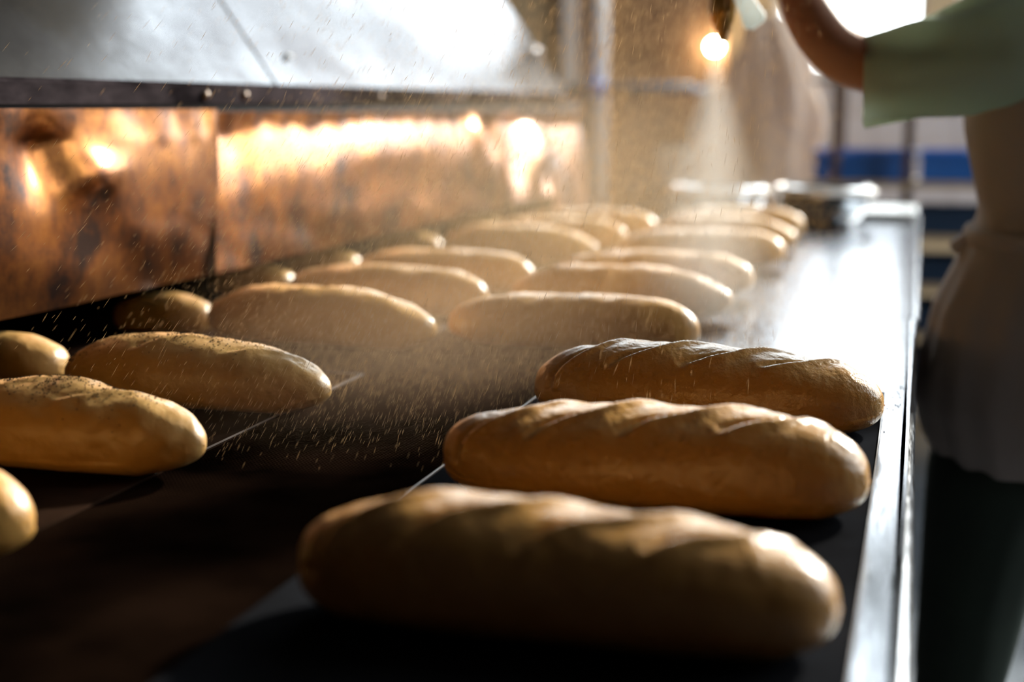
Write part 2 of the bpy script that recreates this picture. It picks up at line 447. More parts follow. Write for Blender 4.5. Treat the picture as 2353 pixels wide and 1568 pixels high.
# ------------------------------------------------------------------ oven: hood, rail, copper flaps
ov = thing('tunnel_oven', 'long oven with a sloping grey steel hood and hanging copper flaps', 'oven', (0, 0, 0))
XF = -1.08
def railz(y): return 1.279 + (y - 1.52) * 0.0052
HY0, HY1 = -0.6, 4.49
dirx, dirz = -0.575, 0.818
def hood_panel(y0, y1):
    nu, nv = 24, 24; m = MB()
    rs = []
    for i in range(nu + 1):
        y = y0 + (y1 - y0) * i / nu
        row = []
        for j in range(nv + 1):
            s = 1.15 * j / nv
            d = 0.006 * mnoise.noise(Vector((y * 1.7, s * 2.3, 3.1)))
            row.append((XF - 0.012 + dirx * s + d * 0.82, y, railz(y) - 0.002 + dirz * s + d * 0.57))
        rs.append(row)
    m.rings(rs, cap=False, closed=False)
    return m.build('hood_panel', M['hood'], ov, smooth=True, solid=0.003)
for a, b in ((HY0, 0.93), (0.936, 2.33), (2.336, 4.49)):
    hood_panel(a, b)
for ys in (0.933, 2.333):
    m = MB()
    for s0, s1 in ((0, 1.15),):
        A = (XF - 0.012 + dirx * s0, railz(ys) + dirz * s0); B = (XF - 0.012 + dirx * s1, railz(ys) + dirz * s1)
        m.rings([[(A[0] + 0.001, ys - 0.006, A[1]), (A[0] + 0.003, ys, A[1] + 0.002), (A[0] + 0.001, ys + 0.006, A[1])],
                 [(B[0] + 0.001, ys - 0.006, B[1]), (B[0] + 0.003, ys, B[1] + 0.002), (B[0] + 0.001, ys + 0.006, B[1])]])
    m.build('hood_seam', M['steel_dark'], ov)
# end gusset of the hood and inner body
m = MB(); xt, zt_ = XF - 0.012 + dirx * 1.15, railz(4.49) + dirz * 1.15
m.rings([[(XF - 0.03, y, 1.27), (XF - 0.02, y, 1.29), (xt - 0.01, y, zt_ - 0.006), (-2.1, y, zt_ - 0.006), (-2.1, y, 1.27)] for y in (4.47, 4.486)])
m.build('hood_end', M['iron'], ov)
MB().box(-2.12, -1.95, HY0, 4.72, 0.0, 2.2).build('oven_back', M['soot_and_shade'], ov)
MB().box(-1.95, XF - 0.06, HY0, 4.70, 1.262, 1.27).build('oven_ceiling', M['soot_and_shade'], ov)
m = MB()
m.rings([[(XF - 0.03, y, railz(y) - 0.031), (XF + 0.012, y, railz(y) - 0.031), (XF + 0.012, y, railz(y) - 0.012), (XF + 0.012, y, railz(y) - 0.004), (XF + 0.004, y, railz(y) + 0.002), (XF - 0.03, y, railz(y) + 0.002)] for y in np.linspace(HY0, 4.60, 12)])
rail = m.build('front_rail', M['iron'], ov)
for y in (0.6, 1.1, 2.02, 2.155, 2.77, 3.3, 3.85, 4.3):
    MB().lathe([(0.0, 0), (0.007, 0.0), (0.008, 0.003), (0.006, 0.007), (0.0, 0.009)], 12).build('bolt', M['bolt'], rail, smooth=True).matrix_local = Matrix.Translation((XF + 0.0115, y, railz(y) - 0.017)) @ Matrix.Rotation(math.pi / 2, 4, 'Y')
MB().box(XF - 0.006, XF + 0.002, HY0, 4.60, 1.239, 1.251).build('rail_shadow_strip', M['soot_and_shade'], ov)  # black strip painting the shadow gap between rail and flaps
# latch near the far end of the hood, screw on the middle panel
def on_hood(y, s, off): return (XF - 0.012 + dirx * s + 0.82 * off, y, railz(y) + dirz * s + 0.57 * off)
a, b, c = on_hood(4.28, 0.125, 0.006), on_hood(4.36, 0.15, 0.022), on_hood(4.47, 0.155, 0.006)
MB().tube([a, b, c], 0.012, 8).build('latch', M['steel_dark'], ov, smooth=True)
MB().lathe([(0.0, 0), (0.009, 0.0), (0.010, 0.003), (0.006, 0.006), (0.0, 0.007)], 12, on_hood(2.46, 0.065, 0.001)).build('screw', M['enamel'], ov, smooth=True)


def flap(y0, y1, zb0, zb1, seed, dents, bulge, tilt, lean):
    """a hanging copper sheet: dents = [(y, z, depth, ry, rz)]; bulge pushes the middle outwards"""
    nu = max(16, int((y1 - y0) * 70)); nv = 44; m = MB(); rs = []
    rnd = random.Random(seed)
    for i in range(nu + 1):
        u = i / nu; y = y0 + (y1 - y0) * u
        zb = zb0 + (zb1 - zb0) * u; zt = 1.243
        row = []
        for j in range(nv + 1):
            v = j / nv; z = zb + (zt - zb) * v
            x = XF + bulge * math.sin(math.pi * min(1, v * 1.05)) ** 1.2 * (0.35 + 0.65 * math.sin(math.pi * (0.08 + 0.84 * u)))
            x += tilt * (v - 0.5) - lean * max(0.0, v - 0.45) ** 1.6
            x += (0.005 if tilt > 0 else 0.010) * mnoise.noise(Vector((y * 2.6, z * 5.0, seed * 7.7))) + 0.003 * mnoise.noise(Vector((y * 11, z * 8.0, seed * 3.3)))
            # pleats where the sheet is nailed under the rail
            x += 0.0035 * max(0, v - 0.80) / 0.2 * math.sin(y * 62 + 2.2 * math.sin(y * 9))
            for (dy, dz, dd, ry, rz) in dents:
                e = ((y - dy) / ry) ** 2 + ((z - dz) / rz) ** 2
                x += dd * math.exp(-e)
            top = max(0.0, min(1.0, (v - 0.84) / 0.14)); x = x * (1 - top) + (XF - 0.003 + max(0.0, tilt) * 0.5 + 0.003 * math.sin(y * 62 + 2.2 * math.sin(y * 9))) * top
            if u > 0.985: x -= 0.004 * (u - 0.985) / 0.015
            row.append((x, y, z))
        rs.append(row)
    m.rings(rs, cap=False, closed=False)
    return m.build('copper_flap', M['copper_glare' if y0 > 3.5 else 'copper' if y0 > 2 else 'copper_dimmed'], ov, smooth=True, solid=0.002)


flap(-0.3, 1.02, 0.985, 0.985, 1, [], 0.02, 0.01, 0.0)
flap(1.00, 2.072, 0.985, 0.980, 2, [(1.60, 1.19, -0.028, 0.05, 0.055), (1.70, 1.155, 0.02, 0.06, 0.03), (1.93, 1.10, 0.010, 0.22, 0.09)], 0.006, 0.022, 0.0)
flap(2.055, 3.74, 0.982, 0.984, 3, [(2.14, 1.20, -0.012, 0.06, 0.05), (3.45, 1.19, 0.018, 0.05, 0.05), (3.62, 1.17, -0.022, 0.05, 0.06), (2.8, 1.17, 0.010, 0.45, 0.05)], 0.012, -0.006, 0.03)
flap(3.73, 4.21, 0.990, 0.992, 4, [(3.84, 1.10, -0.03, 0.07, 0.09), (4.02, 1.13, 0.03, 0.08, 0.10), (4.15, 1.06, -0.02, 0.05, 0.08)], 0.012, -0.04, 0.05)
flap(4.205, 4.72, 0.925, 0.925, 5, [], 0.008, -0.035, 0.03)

# ------------------------------------------------------------------ loaves
def loaf_mesh(name, L, W, H, seed, slashes, nx=96, nv=56, sharp=2.5, rough_amp=0.002, peak=0.0, blunt=0.44):
    """slashes = [(x, len, angle, depth)] across the top"""
    V = []; 
    off = Vector((seed * 13.1, seed * 5.7, seed * 2.3))
    for i in range(nx + 1):
        # denser rings near the tips
        u = -math.cos(math.pi * i / nx)
        r = (max(0.0, 1 - abs(u) ** sharp)) ** blunt
        asym = 1.0 + 0.05 * math.sin(seed * 3 + u * 2.0)
        hh = H * (0.16 + 0.84 * r ** 0.92) * asym if r > 0 else H * 0.16
        zc = H * (0.40 - 0.02 * (1 - r))
        ring = []
        for j in range(nv):
            a = 2 * math.pi * j / nv
            ca, sa = math.cos(a), math.sin(a)
            y = W / 2 * r * math.copysign(abs(ca) ** 0.92, ca)
            if sa >= 0: z = zc + (H * asym - zc) * (r ** 0.9) * abs(sa) ** 0.9 * (1 + peak * u)
            else: z = zc - zc * min(1.0, r * 1.35) ** 0.8 * abs(sa) ** 0.62
            x = L / 2 * u
            nrm = Vector((u * 0.4 * (abs(u) ** 3), ca * 0.9, sa)); nrm.normalize()
            p = Vector((x, y, z))
            top = max(0.0, sa)
            d = rough_amp * mnoise.noise(p * 28 + off) + 1.6 * rough_amp * mnoise.noise(p * 11 + off) + 0.35 * rough_amp * mnoise.noise(p * 80 + off)
            for (sx, sl, ang, dep) in slashes:
                ex, ey = math.cos(ang), math.sin(ang)
                yy = y + (0 if sa >= 0 else math.copysign(0.05, y))
                t = (x - sx) * ex + yy * ey
                s = -(x - sx) * ey + yy * ex
                s += 0.0035 * math.sin(t * 60 + seed)          # the cut wanders a little
                k = 1 - (2 * t / sl) ** 2
                if k > 0 and sa > 0.05:
                    k = k ** 0.6
                    d += -dep * k * math.exp(-(s / 0.0038) ** 2) + dep * 0.55 * k * math.exp(-((s + 0.008) / 0.006) ** 2) - 0.30 * dep * k * math.exp(-((s - 0.009) / 0.010) ** 2)
            if sa < -0.3: d *= 0.2
            p = p + nrm * d
            p.z = max(p.z, 0.0)
            ring.append(p)
        V.append(ring)
    m = MB(); m.rings(V[1:-1], cap=False)
    k = nv
    a = len(m.v); m.v += [tuple(sum(V[1], Vector()) / nv + Vector((-0.0012, 0, 0))), tuple(sum(V[-2], Vector()) / nv + Vector((0.0012, 0, 0)))]
    n2 = (nx - 2) * k
    for j in range(k):
        m.f.append((a, (j + 1) % k, j)); m.f.append((a + 1, n2 + j, n2 + (j + 1) % k))
    me = m.mesh(name)
    for p in me.polygons: p.use_smooth = True
    return me


R_ = math.radians
SL = [(-0.115, 0.15, R_(38), 0.0075), (-0.035, 0.16, R_(36), 0.008), (0.045, 0.16, R_(35), 0.009), (0.115, 0.13, R_(38), 0.007)]
SLf = [(-0.11, 0.12, R_(30), 0.004), (0.0, 0.15, R_(28), 0.0045), (0.10, 0.12, R_(30), 0.004)]
me_r = [loaf_mesh('loaf_shape', 0.372, 0.118, 0.086, s, SL, 220, 120, 3.0) for s in (1, 2)]
me_r3 = loaf_mesh('loaf_shape', 0.380, 0.118, 0.084, 3, SL, 260, 140, 3.0)
me_l1 = loaf_mesh('loaf_shape', 0.385, 0.112, 0.085, 4, SLf, 190, 104, 2.2, 0.0028, blunt=0.56)
me_l2 = loaf_mesh('loaf_shape', 0.352, 0.110, 0.080, 5, SLf, 120, 72, 2.3, 0.0024, blunt=0.54)
me_far = [loaf_mesh('loaf_shape', 0.372, 0.112, 0.083, s, SLf, 80, 48, 2.5, blunt=0.50) for s in (6, 7, 8)]
me_t = loaf_mesh('loaf_shape', 0.17, 0.088, 0.060, 9, [], 64, 40, 2.4)


def loaf(me, m, x, y, rz, label, group, z=ZT + 0.0028, sc=1.0):
    o = bpy.data.objects.new('bread_loaf', me); COL.objects.link(o)
    if not me.materials: me.materials.append(None)
    o.material_slots[0].link = 'OBJECT'; o.material_slots[0].material = m
    o.location = (x, y, z); o.rotation_euler = (0, 0, rz); o.scale = (sc, sc, sc)
    return tag(o, label, 'bread loaf', group)

loaf(me_r[0], M['dough_wet'], -0.215, 0.868, R_(0.5), 'slashed raw loaf nearest the viewer on the steel table', 'slashed loaves on the metal sheet', sc=0.97)
loaf(me_r[1], M['dough_wet'], -0.213, 1.188, R_(0), 'wet slashed raw loaf, second from the viewer on the steel table', 'slashed loaves on the metal sheet')
loaf(me_r3, M['dough_wet'], -0.213, 1.520, R_(-1), 'sharp wet slashed raw loaf, third from the viewer beside the table edge', 'slashed loaves on the metal sheet')
ords = ['nearest', 'second nearest', 'third nearest', 'fourth nearest', 'fifth nearest', 'sixth nearest', 'farthest']
for i, (y, dx, rz) in enumerate([(1.965, 0, -1), (2.305, 0.002, 1), (2.615, 0.004, 0), (3.14, 0.014, -1), (3.50, 0.008, 1), (3.90, -0.004, 0)]):
    n = ['nearest', 'second', 'third', 'fourth', 'fifth', 'farthest'][i]
    loaf(me_far[i % 3], M['dough'], -0.469 + dx, y, R_(rz), 'pale raw loaf in the misted middle row, %s from the viewer' % n if i not in (0, 5) else '%s pale raw loaf of the misted middle row' % n, 'misted middle row of loaves')
ll = [(me_far[0], 'dough', -0.812, 0.885, 2, 'raw loaf cut off at the left edge, nearest in the left row'),
      (me_l1, 'dough_floury', -0.815, 1.165, -3, 'poppy-seeded raw loaf with a pinched tip at the left edge'),
      (me_l2, 'dough_floury', -0.795, 1.455, -4, 'seed-specked raw loaf, third in the left row, in front of the brown sheet corner'),
      (me_far[1], 'dough', -0.832, 1.900, -5, 'raw loaf with a bright tip, fourth in the left row'),
      (me_far[2], 'dough', -0.858, 2.245, -5, 'raw loaf with a bright tip, fifth in the left row'),
      (me_far[0], 'dough', -0.858, 2.545, -5, 'raw loaf with a bright tip, sixth in the left row'),
      (me_far[1], 'dough', -0.858, 3.08, -3, 'blurred raw loaf, seventh in the left row'),
      (me_far[2], 'dough', -0.856, 3.40, -3, 'blurred raw loaf, eighth in the left row'),
      (me_far[0], 'dough', -0.84, 3.72, -2, 'blurred raw loaf, farthest in the left row')]
LO = []
for me, mm, x, y, rz, lab in ll:
    LO.append(loaf(me, M[mm], x, y, R_(rz), lab, 'left row of loaves'))
for x, y, lab in [(-1.02, 1.54, 'rounded loaf end under the first copper flap, at the left edge'), (-1.03, 1.955, 'rounded loaf end under the flap join'),
                  (-1.092, 2.39, 'rounded loaf end under the long copper flap, third of the oven row'), (-1.09, 2.71, 'rounded loaf end under the long copper flap, fourth of the oven row'),
                  (-1.05, 3.12, 'pale loaf end under the long copper flap, fifth of the oven row'), (-1.07, 3.70, 'small bright loaf end under the dented flap, farthest of the oven row')]:
    loaf(me_t, M['dough_floury'], x - 0.085, y, R_(-3), lab, 'loaves going under the oven flaps', z=ZT + 0.0005)

# poppy seeds
def seeds(pts, r, name, parent=None):
    m = MB()
    for p in pts:
        n = len(m.v); x, y, z = p; h = r * 0.8
        m.v += [(x + r, y, z), (x, y + r, z), (x - r, y, z), (x, y - r, z), (x, y, z + h), (x, y, z - h)]
        m.f += [(n, n + 1, n + 4), (n + 1, n + 2, n + 4), (n + 2, n + 3, n + 4), (n + 3, n, n + 4), (n + 1, n, n + 5), (n + 2, n + 1, n + 5), (n + 3, n + 2, n + 5), (n, n + 3, n + 5)]
    return m.build(name, M['seed'], parent)

def loaf_seeds(lo, me, n, seed, xr, yr):
    rnd = random.Random(seed)
    vs = [v.co for v in me.vertices if v.co.z > 0.045]
    pts = []
    while len(pts) < n:
        v = rnd.choice(vs)
        g = math.exp(-((v.y - yr) / 0.024) ** 2) * (1 if v.x < xr else math.exp(-((v.x - xr) / 0.03) ** 2))
        if rnd.random() < g * (0.35 + 0.65 * (mnoise.noise(v * 45) > -0.05)):
            pts.append((v.x + rnd.uniform(-0.0015, 0.0015), v.y + rnd.uniform(-0.0015, 0.0015), v.z + 0.0004))
    o = seeds(pts, 0.0009, 'poppy_seeds', lo); tag(o, kind='stuff')
loaf_seeds(LO[1], me_l1, 1500, 5, 0.10, 0.002)
loaf_seeds(LO[2], me_l2, 1200, 6, 0.05, 0.004)
rnd = random.Random(12)
pts = [(rnd.uniform(-0.10, -0.008), 1.5 + 1.0 * rnd.random() ** 0.8, ZT + 0.0006) for _ in range(90)]
pts += [(rnd.gauss(-0.010, 0.008), rnd.gauss(1.74, 0.06), ZT + 0.0006) for _ in range(24)]
tag(seeds([p for p in pts if p[0] < -0.002], 0.0011, 'spilled_poppy_seeds'), 'tiny dark seeds spilled on the steel table edge', 'seeds', kind='stuff')

# ------------------------------------------------------------------ bowls and white box at the far end
def bowl(label, x, y, r, h):
    t = thing('mixing_bowl', label, 'bowl', (x, y, ZT), group='steel bowls at the far end')
    prof = [(0.0, 0.001), (r * 0.36, 0.0)] + [(r * (0.36 + 0.60 * math.sin(a) ** 0.9), h * (1 - math.cos(a)) ** 1.0) for a in [i * math.pi / 2 / 12 for i in range(1, 13)]]
    inner = [(max(0, q - 0.002), z + 0.002) for q, z in reversed(prof)]
    MB().lathe(prof + inner, 48, cap=False).build('bowl_body', M['steel_bright'], t, smooth=True)
    MB().lathe([(r * 0.93, h), (r * 1.02, h - 0.010), (r * 1.045, h - 0.018), (r * 1.03, h - 0.018), (r * 1.0, h - 0.012), (r * 0.93, h - 0.003), (r * 0.93, h)], 48, cap=False).build('flared_rim', M['rim_highlight'], t, smooth=False)  # flare and white colour carry the rim's bright reflection
bowl('shiny steel bowl half hidden behind the misted loaves', -0.585, 4.40, 0.150, 0.113)
bowl('shiny steel bowl next to the white box on the table', -0.270, 4.40, 0.150, 0.115)
t = thing('lidded_box', 'low white lidded box at the far end of the steel table', 'box', (-0.10, 4.76, ZT))
MB().box(-0.105, 0.095, -0.18, 0.18, 0.0, 0.012).build('box_base', M['enamel'], t, bevel=0.003)
MB().box(-0.112, 0.104, -0.186, 0.186, 0.012, 0.030).build('lid', M['enamel'], t, bevel=0.008)

# ------------------------------------------------------------------ background
t = thing('cupboard', 'brown wooden cupboard against the back wall', 'cupboard', (-1.18, 7.0, 0))
MB().box(-0.24, 0.30, -0.2, 0.2, 0, 0.86).build('cupboard_body', M['wood_brown'], t, bevel=0.005)
MB().box(-0.26, 0.32, -0.22, 0.22, 0.86, 0.89).build('cupboard_top', M['wood_brown'], t, bevel=0.004)
for s in (0, 1):
    d_ = MB().box(-0.23 + 0.265 * s, 0.025 + 0.265 * s, -0.222, -0.2, 0.04, 0.83).build('door', M['wood_brown'], t, bevel=0.003)
    MB().tube([(0.0 + 0.06 * s, -0.245, 0.5), (0.0 + 0.06 * s, -0.245, 0.6)], 0.006, 8).build('handle', M['steel_dark'], d_)
t = thing('carton', 'pale grey carton standing on the brown cupboard', 'box', (-1.10, 6.98, 0.89))
MB().box(-0.12, 0.10, -0.1, 0.12, 0, 0.17).build('carton_body', M['grey_box'], t, bevel=0.004)
for s in (-1, 1):
    MB().box(-0.121, 0.101, min(0.01, 0.01 + 0.112 * s), max(0.01, 0.01 + 0.112 * s), 0.1705, 0.174).build('flap', M['grey_box'], t)
t = thing('panel_door', 'brown panelled door in the back wall behind the cupboard', 'door', (-1.47, YB, 0))
MB().box(-0.28, 0.42, -0.05, -0.005, 0.0, 2.10).build('door_leaf', M['wood_brown'], t)
for z0, z1 in ((0.15, 1.0), (1.12, 1.42), (1.54, 1.98)):
    MB().box(-0.2, 0.34, -0.066, -0.05, z0, z1).build('door_panel', M['wood_brown'], t, bevel=0.01)
MB().box(-0.36, -0.28, -0.07, -0.002, 0, 2.16).build('jamb', M['white_paint'], t)
MB().box(0.42, 0.50, -0.07, -0.002, 0, 2.16).build('jamb', M['wood_brown'], t)
t = thing('standpipe', 'whitish vertical pipe left of the brown door', 'pipe', (-1.375, 6.22, 0))
MB().lathe([(0.05, 0), (0.05, ZC)], 20).build('pipe_tube', M['white_paint'], t, smooth=True)
for z in (0.6, 1.9):
    MB().lathe([(0.05, z), (0.062, z + 0.005), (0.062, z + 0.05), (0.05, z + 0.055)], 20).build('collar', M['white_paint'], t, smooth=True)
t = thing('blue_rail', 'dark blue horizontal rail across the pale pipe', 'rail', (-1.2, 6.1, 1.335))
MB().tube([(-0.28, 0, 0), (0.27, 0, 0)], 0.022, 12).build('bar', M['blue_dark'], t, smooth=True)
MB().tube([(-0.20, 0, 0.0), (-0.11, 0, 0.0)], 0.032, 14).build('coupling', M['blue'], t, smooth=True)
for xx in (-0.27, 0.26):
    MB().box(xx - 0.012, xx + 0.012, 0.0, 0.42, -0.012, 0.012).build('bracket', M['blue_dark'], t)
    MB().box(xx - 0.02, xx + 0.02, 0.42, 0.46, -1.335, 0.03).build('upright', M['post'], t)
# pale cloth hanging on a stand behind the spray
t = thing('hanging_cloth', 'pale crumpled cloth hanging behind the water spray', 'cloth', (-0.68, 6.25, 0))
rs = []
for i in range(37):
    v = i / 36; z = 0.62 + 1.02 * (1 - v)
    hw = 0.07 + 0.185 * min(1, v * 2.1) ** 0.8; cxx = 0.03 - 0.02 * v + 0.03 * math.sin(v * 7)
    ring = []
    for j in range(48):
        a = 2 * math.pi * j / 48
        rr = 1 + 0.10 * math.sin(a * 5 + v * 3) + 0.06 * math.sin(a * 9 - v * 6) + 0.12 * mnoise.noise(Vector((math.cos(a) * 2, math.sin(a) * 2 + v * 5, v * 6)))
        ring.append((cxx + hw * math.cos(a) * rr, 0.45 * hw * math.sin(a) * rr, z))
    rs.append(ring)
MB().rings(rs).build('drape', M['cloth'], t, smooth=True)
MB().tube([(0.02, 0, 0.0), (0.02, 0, 1.70)], 0.012, 10).build('stand_pole', M['post'], t)
MB().lathe([(0.0, 0), (0.16, 0), (0.16, 0.012), (0.02, 0.03), (0, 0.03)], 24, (0.02, 0, 0)).build('stand_base', M['post'], t)
# glow added on the back wall, standing in for the nozzle's glint
t = thing('nozzle_glint', 'added glow on the far wall standing in for the nozzle glint', 'light stand-in', (-1.02, YB, 1.562))
MB().lathe([(0, 0), (0.045, 0), (0.045, 0.01), (0.02, 0.02), (0, 0.02)], 20).build('glint_plate', M['white_paint'], t).rotation_euler = (math.pi / 2, 0, 0)
MB().tube([(0, 0, 0.0), (0, -0.06, 0.0), (0, -0.10, 0.0)], [0.016, 0.016, 0.02], 12).build('glint_stem', M['brass'], t, smooth=True)
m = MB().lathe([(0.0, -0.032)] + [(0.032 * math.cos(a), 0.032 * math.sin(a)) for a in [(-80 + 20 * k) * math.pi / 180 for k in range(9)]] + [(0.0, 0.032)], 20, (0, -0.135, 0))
m.build('glint_ball', emit_mat('glint_glow', (1.0, 0.78, 0.45), 160.0), t, smooth=True)

# storage rack with blue crates
rk = thing('storage_rack', 'brown-posted storage rack holding blue crates', 'rack', (0, 5.75, 0))
posts = [-0.303, -0.040, 0.56, 1.16]
for x in posts:
    for y in ((-0.17, 0.25)):
        MB().box(x - 0.016, x + 0.016, y - 0.016, y + 0.016, 0, 1.55 if x < 0 else 1.36).build('post', M['post'], rk)
SHZ = [0.975, 0.775, 0.59, 0.40, 0.21]
for z in SHZ:
    MB().box(-0.40, 1.20, -0.19, 0.27, z - 0.022, z).build('shelf', M['wood_tan'], rk)
MB().box(-0.40, 1.20, -0.18, -0.165, 1.345, 1.36).build('top_bar', M['post'], rk)
crate_bm = None
def crate(x, z, h, m, label):
    t = thing('plastic_crate', label, 'crate', (x, 5.79, z + 0.001), group='blue crates on the rack')
    b = MB(); W_, D_ = 0.185, 0.15
    b.box(-W_, W_, -D_, D_, 0, 0.008)
    b.box(-W_, W_, -D_, -D_ + 0.006, 0.008, h).box(-W_, W_, D_ - 0.006, D_, 0.008, h)
    b.box(-W_, -W_ + 0.006, -D_ + 0.006, D_ - 0.006, 0.008, h).box(W_ - 0.006, W_, -D_ + 0.006, D_ - 0.006, 0.008, h)
    b.build('crate_body', m, t)
    MB().box(-W_ - 0.006, W_ + 0.006, -D_ - 0.008, -D_, h - 0.028, h - 0.004).build('crate_lip', M['blue'] if z > 0.9 else m, t)
cn = ['leftmost', 'second from the left', 'third from the left', 'rightmost']
sn = ['top', 'second', 'third', 'fourth', 'lowest']
for si, z in enumerate(SHZ):
    for i in range(4):
        crate(-0.20 + 0.395 * i, z, [0.115, 0.10, 0.09, 0.10, 0.10][si], M['blue'] if si == 0 else M['blue_dark'], '%s blue crate on the %s rack shelf' % (cn[i], sn[si]))

# ------------------------------------------------------------------ baker
pb = thing('person', 'person in mint shirt and pale apron spraying water, arm raised', 'person', (0.19, 2.40, 0))
PX, PY = 0.19, 2.40
def loc(p): return (p[0] - PX, p[1] - PY, p[2])

# body: one skinned mesh
J = {}; E_ = []
def jn(name, p, r, parent=None):
    J[name] = (len(J), loc(p), r)
    if parent: E_.append((J[parent][0], J[name][0]))
jn('pelvis', (0.20, 2.40, 0.95), 0.115)
jn('waist', (0.215, 2.40, 1.08), 0.10, 'pelvis')
jn('chest', (0.20, 2.40, 1.27), 0.115, 'waist')
jn('collar', (0.205, 2.40, 1.39), 0.078, 'chest')
jn('neck', (0.195, 2.40, 1.49), 0.052, 'collar')
jn('skull_base', (0.180, 2.40, 1.56), 0.056, 'neck')
for s, n in ((-1, 'l'), (1, 'r')):
    jn('hip' + n, (0.20, 2.40 + s * 0.09, 0.90), 0.092, 'pelvis')
    jn('thigh' + n, (0.13, 2.40 + s * 0.095, 0.70), 0.078, 'hip' + n)
    jn('knee' + n, (0.112, 2.40 + s * 0.095, 0.49), 0.058, 'thigh' + n)
    jn('calf' + n, (0.103, 2.40 + s * 0.095, 0.34), 0.048, 'knee' + n)
    jn('ankle' + n, (0.112, 2.40 + s * 0.095, 0.09), 0.034, 'calf' + n)
    jn('foot' + n, (0.06, 2.40 + s * 0.10, 0.05), 0.036, 'ankle' + n)
# left arm (camera side), raised with the spray gun
jn('shl', (0.17, 2.245, 1.375), 0.058, 'collar')
jn('ual', (0.06, 2.225, 1.325), 0.052, 'shl')
jn('ubl', (-0.060, 2.22, 1.300), 0.047, 'ual')
jn('ell', (-0.120, 2.22, 1.318), 0.045, 'ubl')
jn('fal', (-0.163, 2.22, 1.372), 0.042, 'ell')
jn('fbl', (-0.192, 2.22, 1.430), 0.034, 'fal')
jn('wrl', (-0.212, 2.222, 1.482), 0.026, 'fbl')
jn('pal', (-0.236, 2.228, 1.492), 0.026, 'wrl')
# four fingers curl round the handle, the thumb closes over it
for k, (zz, rr) in enumerate(((1.500, 0.0095), (1.478, 0.0095), (1.456, 0.009), (1.434, 0.008))):
    jn('f%da' % k, (-0.248, 2.206, zz), rr, 'pal'); jn('f%db' % k, (-0.272, 2.199, zz - 0.006), rr, 'f%da' % k)
    jn('f%dc' % k, (-0.296, 2.206, zz - 0.008), rr * 0.95, 'f%db' % k); jn('f%dd' % k, (-0.304, 2.222, zz - 0.009), rr * 0.85, 'f%dc' % k)
jn('heel', (-0.228, 2.222, 1.425), 0.019, 'pal')
jn('t1', (-0.246, 2.256, 1.500), 0.012, 'pal'); jn('t2', (-0.272, 2.262, 1.512), 0.0105, 't1'); jn('t3', (-0.295, 2.256, 1.522), 0.0095, 't2')
# right arm, bent with the hand low in front
jn('shr', (0.19, 2.565, 1.385), 0.066, 'collar')
jn('uar', (0.215, 2.60, 1.24), 0.050, 'shr')
jn('elr', (0.225, 2.615, 1.10), 0.042, 'uar')
jn('far', (0.215, 2.63, 0.98), 0.038, 'elr')
jn('wrr', (0.20, 2.635, 0.87), 0.026, 'far')
jn('par', (0.195, 2.64, 0.81), 0.030, 'wrr')
for k, xx in enumerate((0.165, 0.184, 0.203, 0.222)):
    jn('g%da' % k, (xx, 2.642, 0.765 + 0.004 * k), 0.0095, 'par'); jn('g%db' % k, (xx - 0.006, 2.628, 0.728 + 0.006 * abs(k - 1)), 0.0085, 'g%da' % k)
jn('u1', (0.158, 2.628, 0.800), 0.011, 'par'); jn('u2', (0.145, 2.618, 0.772), 0.009, 'u1')
me = bpy.data.meshes.new('body')
me.from_pydata([v[1] for v in J.values()], E_, [])
body = bpy.data.objects.new('body', me); COL.objects.link(body); body.parent = pb
me.materials.append(M['skin'])
md = body.modifiers.new('skin', 'SKIN'); md.use_smooth_shade = True
sk = me.skin_vertices[0].data
for (i, p, r) in J.values():
    sk[i].radius = (r, r); sk[i].use_root = (i == 0)
md = body.modifiers.new('sub', 'SUBSURF'); md.levels = 2; md.render_levels = 2

def ell(cx, cy, z, rx, ry, n=64, fold=0.0, seed=0.0, nf=9, ex=1.0):
    out = []
    for j in range(n):
        a = 2 * math.pi * j / n
        f = 1 + fold * (0.6 * math.sin(nf * a + seed) + 0.8 * mnoise.noise(Vector((math.cos(a) * 2.2, math.sin(a) * 2.2, z * 6 + seed))))
        ca, sa = math.cos(a), math.sin(a)
        out.append(loc((cx + rx * f * math.copysign(abs(ca) ** ex, ca), cy + ry * f * math.copysign(abs(sa) ** ex, sa), z)))
    return out

def interp(tab, n):
    zs = np.array([r[0] for r in tab]); o = np.argsort(zs); zs = zs[o]; A = np.array(tab)[o]
    z = np.linspace(zs[0], zs[-1], n)
    return np.stack([z] + [np.interp(z, zs, A[:, k]) for k in range(1, A.shape[1])], 1)

# shirt torso: z, front x, depth, half width
TT = [(1.00, 0.090, 0.25, 0.165), (1.085, 0.104, 0.235, 0.160), (1.14, 0.092, 0.245, 0.165), (1.21, 0.075, 0.265, 0.172), (1.30, 0.070, 0.275, 0.178), (1.37, 0.080, 0.26, 0.182), (1.42, 0.105, 0.215, 0.165), (1.455, 0.130, 0.16, 0.125), (1.475, 0.14, 0.125, 0.085)]
rows = interp(TT, 30)
MB().rings([ell(fx + d / 2, 2.40, z, d / 2, hw, fold=0.012, seed=1, nf=7, ex=0.88) for z, fx, d, hw in rows], cap=False).build('shirt', M['mint'], pb, smooth=True, solid=0.003)
